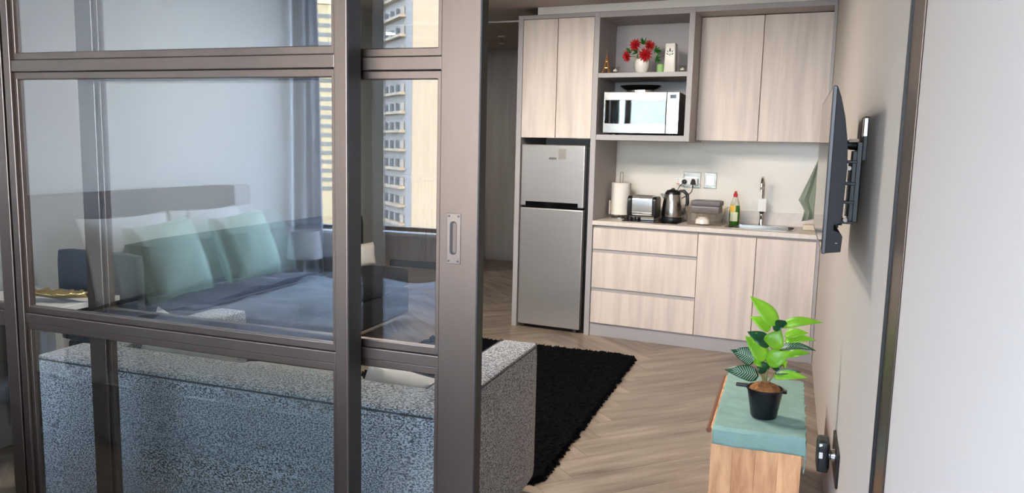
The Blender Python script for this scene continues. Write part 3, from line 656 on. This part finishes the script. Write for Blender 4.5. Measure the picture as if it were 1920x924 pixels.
for a in (((385, 245), (205, 62), 78, 'leaf_light'), ((345, 285), (213, 200), 62, 'leaf_light'), ((405, 250), (668, 198), 52, 'leaf_light', .02), ((365, 275), (460, 212), 50, 'leaf_dark'),
          ((438, 310), (585, 275), 48, 'leaf_light'), ((440, 345), (632, 318), 44, 'leaf_light', .015), ((330, 490), (190, 335), 84, 'leaf_light'), ((352, 388), (200, 305), 70, 'leaf_dark'),
          ((355, 400), (415, 268), 92, 'leaf_light', .01, (0, -.95, .3)), ((400, 405), (640, 388), 44, 'leaf_dark', .02, (0, -.6, .8), 0., True), ((455, 445), (605, 408), 40, 'leaf_light'), ((338, 508), (485, 408), 84, 'leaf_light', .012, (0, -.9, .4)),
          ((262, 498), (104, 432), 82, 'leaf_dark', .02, (0, -.9, .45), -.02, True), ((292, 604), (74, 570), 74, 'leaf_dark', .02, (0, -.9, .45), -.03, True), ((330, 575), (280, 495), 62, 'leaf_dark'), ((380, 545), (445, 468), 56, 'leaf_dark'),
          ((388, 595), (598, 575), 46, 'leaf_light', .014), ((395, 575), (560, 552), 34, 'leaf_dark', .01, (0, -.6, .8), .02, True), ((320, 520), (235, 505), 50, 'leaf_light'), ((440, 520), (470, 480), 34, 'leaf_light'), ((310, 340), (225, 372), 60, 'leaf_light', .01, (0, -.9, .4))):
    leafm(*a)

# ------------------------------------------------------------ rug
rx0, rx1, ry0, ry1 = -2.48, -.94, 3.08, 5.35
nx, ny = 110, 160; rows = []
for j in range(ny+1):
    row = []
    for i in range(nx+1):
        e = min(i, nx-i, j, ny-j); fr = 0 if e else random.uniform(-.014, .014)
        x = rx0+(rx1-rx0)*i/nx+random.uniform(-.004, .004)+(fr if i in (0, nx) else 0); y = ry0+(ry1-ry0)*j/ny+random.uniform(-.004, .004)+(fr if j in (0, ny) else 0)
        cr_ = .10
        for cx, cyy in ((rx0, ry0), (rx1, ry0), (rx0, ry1), (rx1, ry1)):
            dx, dy = abs(x-cx), abs(y-cyy)
            if dx < cr_ and dy < cr_:
                k = math.hypot(cr_-dx, cr_-dy)
                if k > cr_:
                    q = cr_/k; x += (1-q)*(cr_-dx)*(1 if cx == rx0 else -1); y += (1-q)*(cr_-dy)*(1 if cyy == ry0 else -1)
        z = .003 if e == 0 else .016+random.uniform(0, .016)
        row.append((x-(rx0+rx1)/2, y-(ry0+ry1)/2, z))
    rows.append(row)
t = thing('rug', 'black shaggy rug on the herringbone floor', 'rug', ((rx0+rx1)/2, (ry0+ry1)/2, 0))
g = G(); g.grid(rows); g.build('pile', 'rug', t)
g = G()
for k in range(900):
    s_ = random.random(); sd_ = random.choice('lrfb')
    X, Y = {'l': (rx0+.01, ry0+.1+s_*(ry1-ry0-.2)), 'r': (rx1-.01, ry0+.1+s_*(ry1-ry0-.2)), 'f': (rx0+.1+s_*(rx1-rx0-.2), ry0+.01), 'b': (rx0+.1+s_*(rx1-rx0-.2), ry1-.01)}[sd_]
    ox_, oy_ = {'l': (-1, 0), 'r': (1, 0), 'f': (0, -1), 'b': (0, 1)}[sd_]
    X -= (rx0+rx1)/2; Y -= (ry0+ry1)/2; h = random.uniform(.012, .034); d_ = random.uniform(.0, .022); wv = random.uniform(.004, .009)
    p = [(X-oy_*wv, Y-ox_*wv, .004), (X+oy_*wv, Y+ox_*wv, .004), (X+ox_*d_, Y+oy_*d_, h)]
    q = [(a-ox_*.012, b-oy_*.012, c) for a, b, c in p]
    v = [g.bm.verts.new(c) for c in p+q]; g.bm.faces.new(v[:3]); g.bm.faces.new(v[3:])
    for a in range(3): g.bm.faces.new((v[a], v[(a+1) % 3], v[3+(a+1) % 3], v[3+a]))
tag(g.build('fringe', 'rug', t), kind='stuff')

# ------------------------------------------------------------ near sofa
t = thing('near_sofa', 'grey tweed two-seat sofa with its back to the glass doors', 'sofa', (-1.775, 2.55, 0))
sx0, sx1 = -.825, .825; bk0, bk1 = -.50, -.27; ZS = .665
G().soft(sx0, sx1, bk0, bk1, .06, ZS, 12, .025, .004).build('back', 'sofa', t, smooth=True)
G().soft(sx1-.17, sx1, bk1+.002, .50, .06, ZS-.008, 10, .025, .003).build('arm', 'sofa', t, smooth=True); G().soft(sx0, sx0+.17, bk1+.002, .50, .06, ZS-.008, 10, .025, .003).build('arm', 'sofa', t, smooth=True)
G().soft(sx0+.172, sx1-.172, bk1+.002, .48, .06, .28, 6, .02).build('seat_base', 'sofa', t, smooth=True)
for a, b in ((sx0+.174, -.002), (.002, sx1-.174)): G().soft(a, b, bk1+.005, .50, .282, .42, 8, .035, .012).build('seat_cushion', 'sofa', t, smooth=True)
G().tube([(sx0+.02, bk0+.004, ZS-.018), (sx1-.02, bk0+.004, ZS-.018)], .0035, 6).build('piping', 'sofa_piping', t)
G().tube([(sx1-.006, bk0+.03, ZS-.022), (sx1-.006, .48, ZS-.026)], .003, 6).build('piping', 'sofa_piping', t)
G().tube([(sx1-.01, .492, .08), (sx1-.01, .492, ZS-.03)], .003, 6).build('piping', 'sofa_piping', t); G().tube([(sx1-.16, bk1+.02, ZS-.012), (sx1-.16, .48, ZS-.012)], .003, 6).build('piping', 'sofa_piping', t)
for a in (sx0+.1, sx1-.1):
    for b in (bk0+.08, .42): G().lathe([(.018, 0), (.024, .062)], (a, b, 0), 10).build('leg', 'wood_leg', t)
def pillow(name, label, cat, m, loc, rot, w_, h_, th, group=None, n=14):
    g = G()
    for sg in (-1, 1):
        rows = []
        for i in range(n+1):
            row = []
            for j in range(n+1):
                u, v = i/n*2-1, j/n*2-1; k = 1-.10*(1-u*u)*abs(v)**2*0
                e = (max(0, 1-u**4)*max(0, 1-v**4))**.5
                row.append((u*w_/2*(1-.07*(1-v*v)), sg*(th/2*e*(1+.08*math.sin(5*u+3*v)))+0, v*h_/2*(1-.07*(1-u*u))))
            rows.append(row)
        g.grid(rows)
    bmesh.ops.remove_doubles(g.bm, verts=g.bm.verts, dist=.0005)
    o = g.build(name, m, smooth=True, loc=loc, rot=rot); return tag(o, label, cat, group)
pillow('throw_cushion', 'cream cushion tilted against the left end of the near sofa back', 'cushion', 'cushion_white', (-2.27, 2.44, .565), (-.28, .36, .1), .42, .32, .13)
pillow('throw_cushion', 'cream cushion leaning against the right end of the near sofa back', 'cushion', 'cushion_white', (-1.30, 2.45, .50), (-.3, .12, -.15), .36, .32, .14)

# ------------------------------------------------------------ far sofa along the left wall
t = thing('far_sofa', 'dark grey sofa along the left wall beyond the glass', 'sofa', (-3.10, 4.35, 0))
G().soft(-.31, -.10, -1.12, 1.12, .14, .90, 8, .04, .006).build('back', 'sofa_far', t, smooth=True)
G().soft(-.10, .30, -1.12, 1.12, .135, .34, 8, .02).build('seat_base', 'sofa_far', t, smooth=True)
for a, b in ((-1.11, -.372), (-.368, .368), (.372, 1.11)): G().soft(-.098, .31, a, b, .342, .50, 8, .04, .012).build('seat_cushion', 'sofa_far', t, smooth=True)
G().box(-.29, .30, -1.11, 1.11, .113, .132).build('base_rail', 'rail_pale', t, bev=.003)
for a in (-.24, .24):
    for b in (-.95, .90): G().tube([(a, b, .108), (a+.03*(1 if a > 0 else -1), b+.05*(1 if b > 0 else -1), .0)], [.022, .014], 10).build('leg', 'wood_leg', t, smooth=True)
pillow('throw_cushion', 'pale cushion at the far end of the dark sofa by the left wall', 'cushion', 'cushion_white', (-3.14, 5.30, .585), (-.12, 0, PI/2-.3), .28, .20, .12)

# ------------------------------------------------------------ dining corner at the far left
t = thing('dining_table', 'white topped table with dark apron at the far left', 'table', (-3.13, 2.50, 0), .0)
G().box(-.27, .27, -.18, .20, .725, .75).build('top', 'table_white', t, bev=.003); G().box(-.262, .262, -.172, .192, .655, .724).build('apron', 'black_plastic', t, bev=.003)
G().box(.250, .272, -.184, -.16, .655, .724).build('corner_plate', 'chrome', t, bev=.002)
for a in (-.24, .24):
    for b in (-.15, .17): G().box(a-.02, a+.02, b-.02, b+.02, 0, .655).build('leg', 'chair_leg', t, bev=.003)
t = thing('leaf_dish', 'golden leaf shaped dish on the white table', 'dish', (-3.0, 2.50, .75), .25)
g = G(); rows = []
for i in range(25):
    u = i/24; hw_ = .052*math.sin(PI*min(1, u*.97+.015))**.7*(1+.16*math.sin(u*34)); row = []
    for k in range(9):
        s_ = k/8*2-1; row.append((-.15+.30*u, s_*hw_, .006+.026*abs(s_)**1.5+.02*abs(u-.5)+.004*math.sin(u*34)*abs(s_)))
    rows.append(row)
g.grid(rows); ob = g.build('bowl', 'gold', t, smooth=True); sm = ob.modifiers.new('thick', 'SOLIDIFY'); sm.thickness = .004
G().tube([(.14, 0, .018), (.17, 0, .034), (.185, .01, .03), (.18, .02, .016)], [.006, .005, .004, .003], 8).build('stalk', 'gold', t, smooth=True)
def chair(loc, rz, label):
    t = thing('dining_chair', label, 'chair', loc, rz, 'blue grey dining chairs')
    G().soft(-.24, .24, -.22, .22, .40, .48, 6, .025).build('seat', 'chair_blue', t, smooth=True); G().soft(-.25, .25, .19, .25, .48, .93, 6, .025).build('backrest', 'chair_blue', t, smooth=True)
    for a in (-.20, .20):
        for b in (-.18, .20): G().tube([(a, b, .41), (a*1.08, b*1.1, 0)], [.022, .015], 8).build('leg', 'chair_leg', t)
    return t
chair((-3.06, 3.0, 0), PI, 'blue grey dining chair whose backrest shows behind the golden dish')
chair((-3.12, 2.17, 0), PI, 'blue grey dining chair at the left edge, before the white table')

# ------------------------------------------------------------ corridor sprinkler and added ceiling fill lights
t = thing('sprinkler', 'small white sprinkler head on the corridor ceiling', 'sprinkler', (-3.09, 8.2, 2.66))
G().lathe([(.045, 0), (.042, -.010), (.012, -.014)], seg=16).build('rose', 'white_plastic', t, smooth=True); G().lathe([(.010, -.012), (.010, -.07), (.004, -.074)], seg=10).build('nozzle', 'chrome', t, smooth=True)
G().lathe([(.03, -.075), (.032, -.080), (.004, -.082)], seg=14).build('deflector', 'white_plastic', t, smooth=True)
for i, (x, y, nm) in enumerate(((-2.2, 3.75, 'above the left half of the rug'), (-1.45, 3.75, 'above the right half of the rug'))):  # unseen ceiling fittings added to brighten the living room and kitchen
    t = thing('fill_light', 'added ceiling fill light ' + nm, 'ceiling light', (x, y, ZC), group='added living room fill lights')
    G().lathe([(.24, 0), (.24, -.012), (.215, -.016)], seg=24).build('rim', 'white_plastic', t, smooth=True); G().lathe([(.214, -.014), (.214, -.0165)], seg=24).build('lens', 'fill_glow', t)
    ld_ = bpy.data.lights.new('fill_light_lamp', 'AREA'); ld_.shape = 'DISK'; ld_.size = .42; ld_.energy = DOWN; ld_.color = (1, .93, .85); lo = bpy.data.objects.new('fill_light_lamp', ld_); C.objects.link(lo); lo.parent = t; lo.location = (0, 0, -.02)

t = thing('corridor_fill', 'added fill light in the corridor beyond the kitchen', 'ceiling light', (-4.2, 7.6, 2.66))  # unseen fitting added to lift the dark corridor
G().lathe([(.13, 0), (.13, -.02), (.11, -.026)], seg=24).build('rim', 'white_plastic', t, smooth=True); G().lathe([(.108, -.024), (.108, -.0275)], seg=24).build('lens', 'fill_glow', t)
ld_ = bpy.data.lights.new('corridor_fill_lamp', 'AREA'); ld_.shape = 'DISK'; ld_.size = .22; ld_.energy = 14; ld_.color = (1, .92, .84); lo = bpy.data.objects.new('corridor_fill_lamp', ld_); C.objects.link(lo); lo.parent = t; lo.location = (0, 0, -.032)
t = thing('corridor_cupboard', 'grey brown wooden cupboard standing in the corridor beyond the glass', 'cupboard', (-4.0, 8.45, 0))
G().box(-.5, .5, -.2, .2, .08, 1.05).build('body', 'cup_wood', t, bev=.003); G().box(-.5, .5, -.18, .18, 0, .08).build('plinth', 'edge_black', t)
for a in (-.498, .003): G().box(a, a+.495, -.22, -.2, .09, 1.04).build('door', 'cup_wood', t, bev=.003)
G().box(-.52, .52, -.23, .21, 1.05, 1.08).build('top', 'cup_wood', t, bev=.003)

for x, ax_, nm in ((-2.2, -1.75, 'nearer the left wall'), (-1.3, -.75, 'nearer the right wall')):  # unseen spots added to light the kitchen but spare sofa and right wall
    t = thing('kitchen_fill_spot', 'added fill spot aimed at the kitchen, ' + nm, 'spotlight', (x, 3.35, ZC), group='added kitchen fill spots')
    G().lathe([(.05, 0), (.05, -.015), (.012, -.018), (.012, -.05)], seg=20).build('mount', 'white_plastic', t, smooth=True)
    d_ = (Vector((ax_, 5.85, 1.2))-Vector((x, 3.35, ZC-.09))).normalized(); q_ = d_.to_track_quat('-Z', 'Y').to_euler()
    G().lathe([(.012, .06), (.045, .045), (.055, -.04), (.050, -.04), (.045, .0)], seg=20).build('head', 'white_plastic', t, loc=(0, 0, -.09), rot=q_, smooth=True)
    ld_ = bpy.data.lights.new('fill_spot_lamp', 'SPOT'); ld_.energy = SPOT; ld_.spot_size = math.radians(74); ld_.spot_blend = .9; ld_.shadow_soft_size = .09; ld_.color = (1, .93, .85)
    lo = bpy.data.objects.new('fill_spot_lamp', ld_); C.objects.link(lo); lo.parent = t; lo.location = Vector((0, 0, -.09))+d_*.15; lo.rotation_euler = q_

# ------------------------------------------------------------ the bedroom, seen in the glass
t = thing('bed', 'wide bed with grey headboard reflected in the glass doors', 'bed', (-2.4, .18, 0))
hb = G().soft(-1.01, -.93, -.765, .80, .1, 1.185, 8, .025).build('headboard', 'headboard', t, smooth=True)
G().soft(-.93, .90, -.75, .75, .10, .34, 6, .02).build('base', 'bed_base', t, smooth=True); G().soft(-.925, .90, -.74, .74, .342, .60, 6, .05).build('mattress', 'pillow_white', t, smooth=True)
def duvet(x0, x1, y0, y1, ztop, drop, m, nm, seed):
    rnd = random.Random(seed); ph = [rnd.uniform(0, 6) for _ in range(6)]; rows = []; n, k = 50, 60
    for i in range(n+1):
        row = []
        for j in range(k+1):
            x = x0+(x1-x0)*i/n; s_ = -drop+(y1-y0+2*drop)*j/k; y = y0+s_; z = ztop
            wv = .012*math.sin(x*7+y*5+ph[0])+.008*math.sin(x*15-y*11+ph[1])+.006*math.sin(y*23+x*4+ph[2]); z += wv
            if s_ < 0: z = ztop+s_*1.0+wv*.3; y = y0-.03-.015*math.sin(x*14+ph[3])
            if y > y1: z = ztop-(y-y1)+wv*.3; y = y1+.03+.015*math.sin(x*14+ph[4])
            if x1-x < .02: z = min(z, ztop-.02)
            row.append((x, y, z))
        rows.append(row)
    if x1 > .85:
        rows.append([(x1+.03, max(y0-.02, min(y1+.02, p[1])), min(p[2], ztop-.25)) for p in rows[-1]])
    g = G(); g.grid(rows); o = g.build(nm, m, t, smooth=True); s = o.modifiers.new('thick', 'SOLIDIFY'); s.thickness = .012; return o
duvet(-.62, .93, -.74, .74, .635, .26, 'bedding_grey', 'duvet', 1); duvet(-.63, -.30, -.745, .745, .66, .24, 'bedding_navy', 'folded_blanket', 2)
PG = ((.36, 'pillow nearer the glass'), (-.24, 'pillow nearer the window'))
for yy, nm in PG:
    pillow('bed_pillow', 'white upright ' + nm, 'pillow', 'pillow_white', (-3.20, yy+.03, .855), (-.25, 0, PI/2), .58, .44, .15)
    pillow('bed_cushion', 'pale green square cushion before the ' + nm, 'cushion', 'pillow_green', (-2.99, yy, .845), (-.32, .08, PI/2), .45, .42, .17)
t = thing('nightstand', 'small dark nightstand between the bed and the window', 'nightstand', (-3.15, -.96, 0))
G().box(-.22, .22, -.2, .2, .1, .5).build('body', 'bed_base', t, bev=.004); G().box(.22, .235, -.19, .19, .12, .48).build('drawer', 'bed_base', t, bev=.003)
for a in (-.18, .18):
    for b in (-.16, .16): G().box(a-.015, a+.015, b-.015, b+.015, 0, .1).build('leg', 'wood_leg', t)
t = thing('bedside_lamp', 'bedside lamp with a pale drum shade reflected beside the curtain', 'lamp', (-3.07, -.94, .5))
G().lathe([(.06, 0), (.06, .012), (.012, .02), (.010, .22)], seg=20).build('base', 'chrome', t, smooth=True)
g = G(); g.grid([[(r*math.cos(2*PI*j/28), r*math.sin(2*PI*j/28), z) for j in range(28)] for r, z in ((.118, .185), (.100, .37), (.098, .37), (.116, .185))], close_u=True, close_v=True); g.build('shade', 'lamp_shade', t, smooth=True)
def curtain(x0, x1, y, z0, z1, m, folds, label, amp=.035, flare=.0):
    rows = []; n = folds*10
    for k in range(13):
        z = z0+(z1-z0)*k/12; f_ = 1-k/12
        rows.append([(x0+(x1-x0)*i/n+flare*f_*(i/n), y+amp*math.sin(2*PI*folds*i/n+.3*math.sin(k*.5)), z) for i in range(n+1)])
    g = G(); g.grid(rows); o = g.build('curtain', m, smooth=True); s = o.modifiers.new('thick', 'SOLIDIFY'); s.thickness = .003
    return tag(o, label, 'curtain', 'bedroom curtains')
curtain(XL+.02, -3.22, YW+.11, .02, 2.62, 'curtain', 4, 'pale grey curtain reflected at the corner beside the bed', flare=.06)
curtain(-2.985, -2.80, YW+.11, .02, 2.62, 'curtain_grey', 3, 'darker grey curtain reflected between the two towers', flare=.02)
G().tube([(XL, YW+.11, 2.645), (XR, YW+.11, 2.645)], .012, 8).build('curtain_rail', 'steel')
tag(bpy.data.objects['curtain_rail'], 'steel curtain rail over the bedroom window', 'rail')

# ------------------------------------------------------------ towers outside the bedroom window
def tower(name, label, corner, dl, dr, wl, wr, z0, z1, ml, mr):
    t = thing(name, label, 'building', (corner[0], corner[1], 0)); dl, dr = Vector((*dl, 0)).normalized(), Vector((*dr, 0)).normalized()
    P = [Vector((0, 0, 0)), dr*wr, dr*wr+dl*wl, dl*wl]
    G().prism([(p.x, p.y) for p in P], z0, z1, 'z').build('body', mr, t)
    return t, dl, dr
def wall_box(t, d, nrm, a, b, z0, z1, out, m, nm):
    d = Vector(d); p, q = d*a, d*b; o = nrm*out; i_ = -nrm*.1
    return G().prism([((p+i_).x, (p+i_).y), ((q+i_).x, (q+i_).y), ((q+o).x, (q+o).y), ((p+o).x, (p+o).y)], z0, z1, 'z').build(nm, m, t)
t, dl, dr = tower('office_tower', 'beige corner tower with a grey balcony face reflected in the open leaf', (-57.5, -109), (-.72, -.69), (.69, -.72), 26, 34, -26, 42, 'facade_grey', 'facade_beige')
nl = Vector((-.69, .72, 0)); nr = Vector((.72, .69, 0))
wall_box(t, dl, nl, 0, 26, -26, 42, .02, 'facade_grey', 'side_wall')
for k in range(-4, 13):
    z = k*3.05+.6
    f = wall_box(t, dl, nl, 3.2, 25, z, z+1.35, .06, 'facade_glass', 'window_band')
    for j in range(7): wall_box(t, dl, nl, 3.6+j*3.05, 4.3+j*3.05, z+.02, z+1.33, .5, 'facade_grey', 'mullion')
    wall_box(t, dl, nl, 3.0, 25.4, z-.45, z-.02, 1.1, 'facade_beige', 'ledge')
for k in range(4, 13):
    z = k*3.05+1.2
    for a in (7.8, 17, 26): wall_box(t, dr, nr, a, a+5.5, z, z+1.5, .06, 'facade_glass', 'window')
t, dl, dr = tower('banded_tower', 'distant cream tower with dark window bands beside the curtain', (-103, -146), (-.80, .6), (.80, -.60), 14, 30, -30, 31.5, 'facade_cream', 'facade_cream')
n1 = Vector((.6, .8, 0))
for k in range(0, 21):
    z = -9.5+k*2.0
    if z > 29: continue
    wall_box(t, dr, n1, .3, 29.7, z, z+.85, .08, 'facade_glass', 'window_band'); wall_box(t, dl, n1, .3, 13.7, z, z+.85, .08, 'facade_glass', 'window_band')
wall_box(t, dr, n1, -14, 30, 31.5, 32.6, .3, 'facade_cream', 'parapet')
struct('ground', G().box(-320, 250, -360, 120, -32, -31), 'ground', 'street level far below the bedroom window')
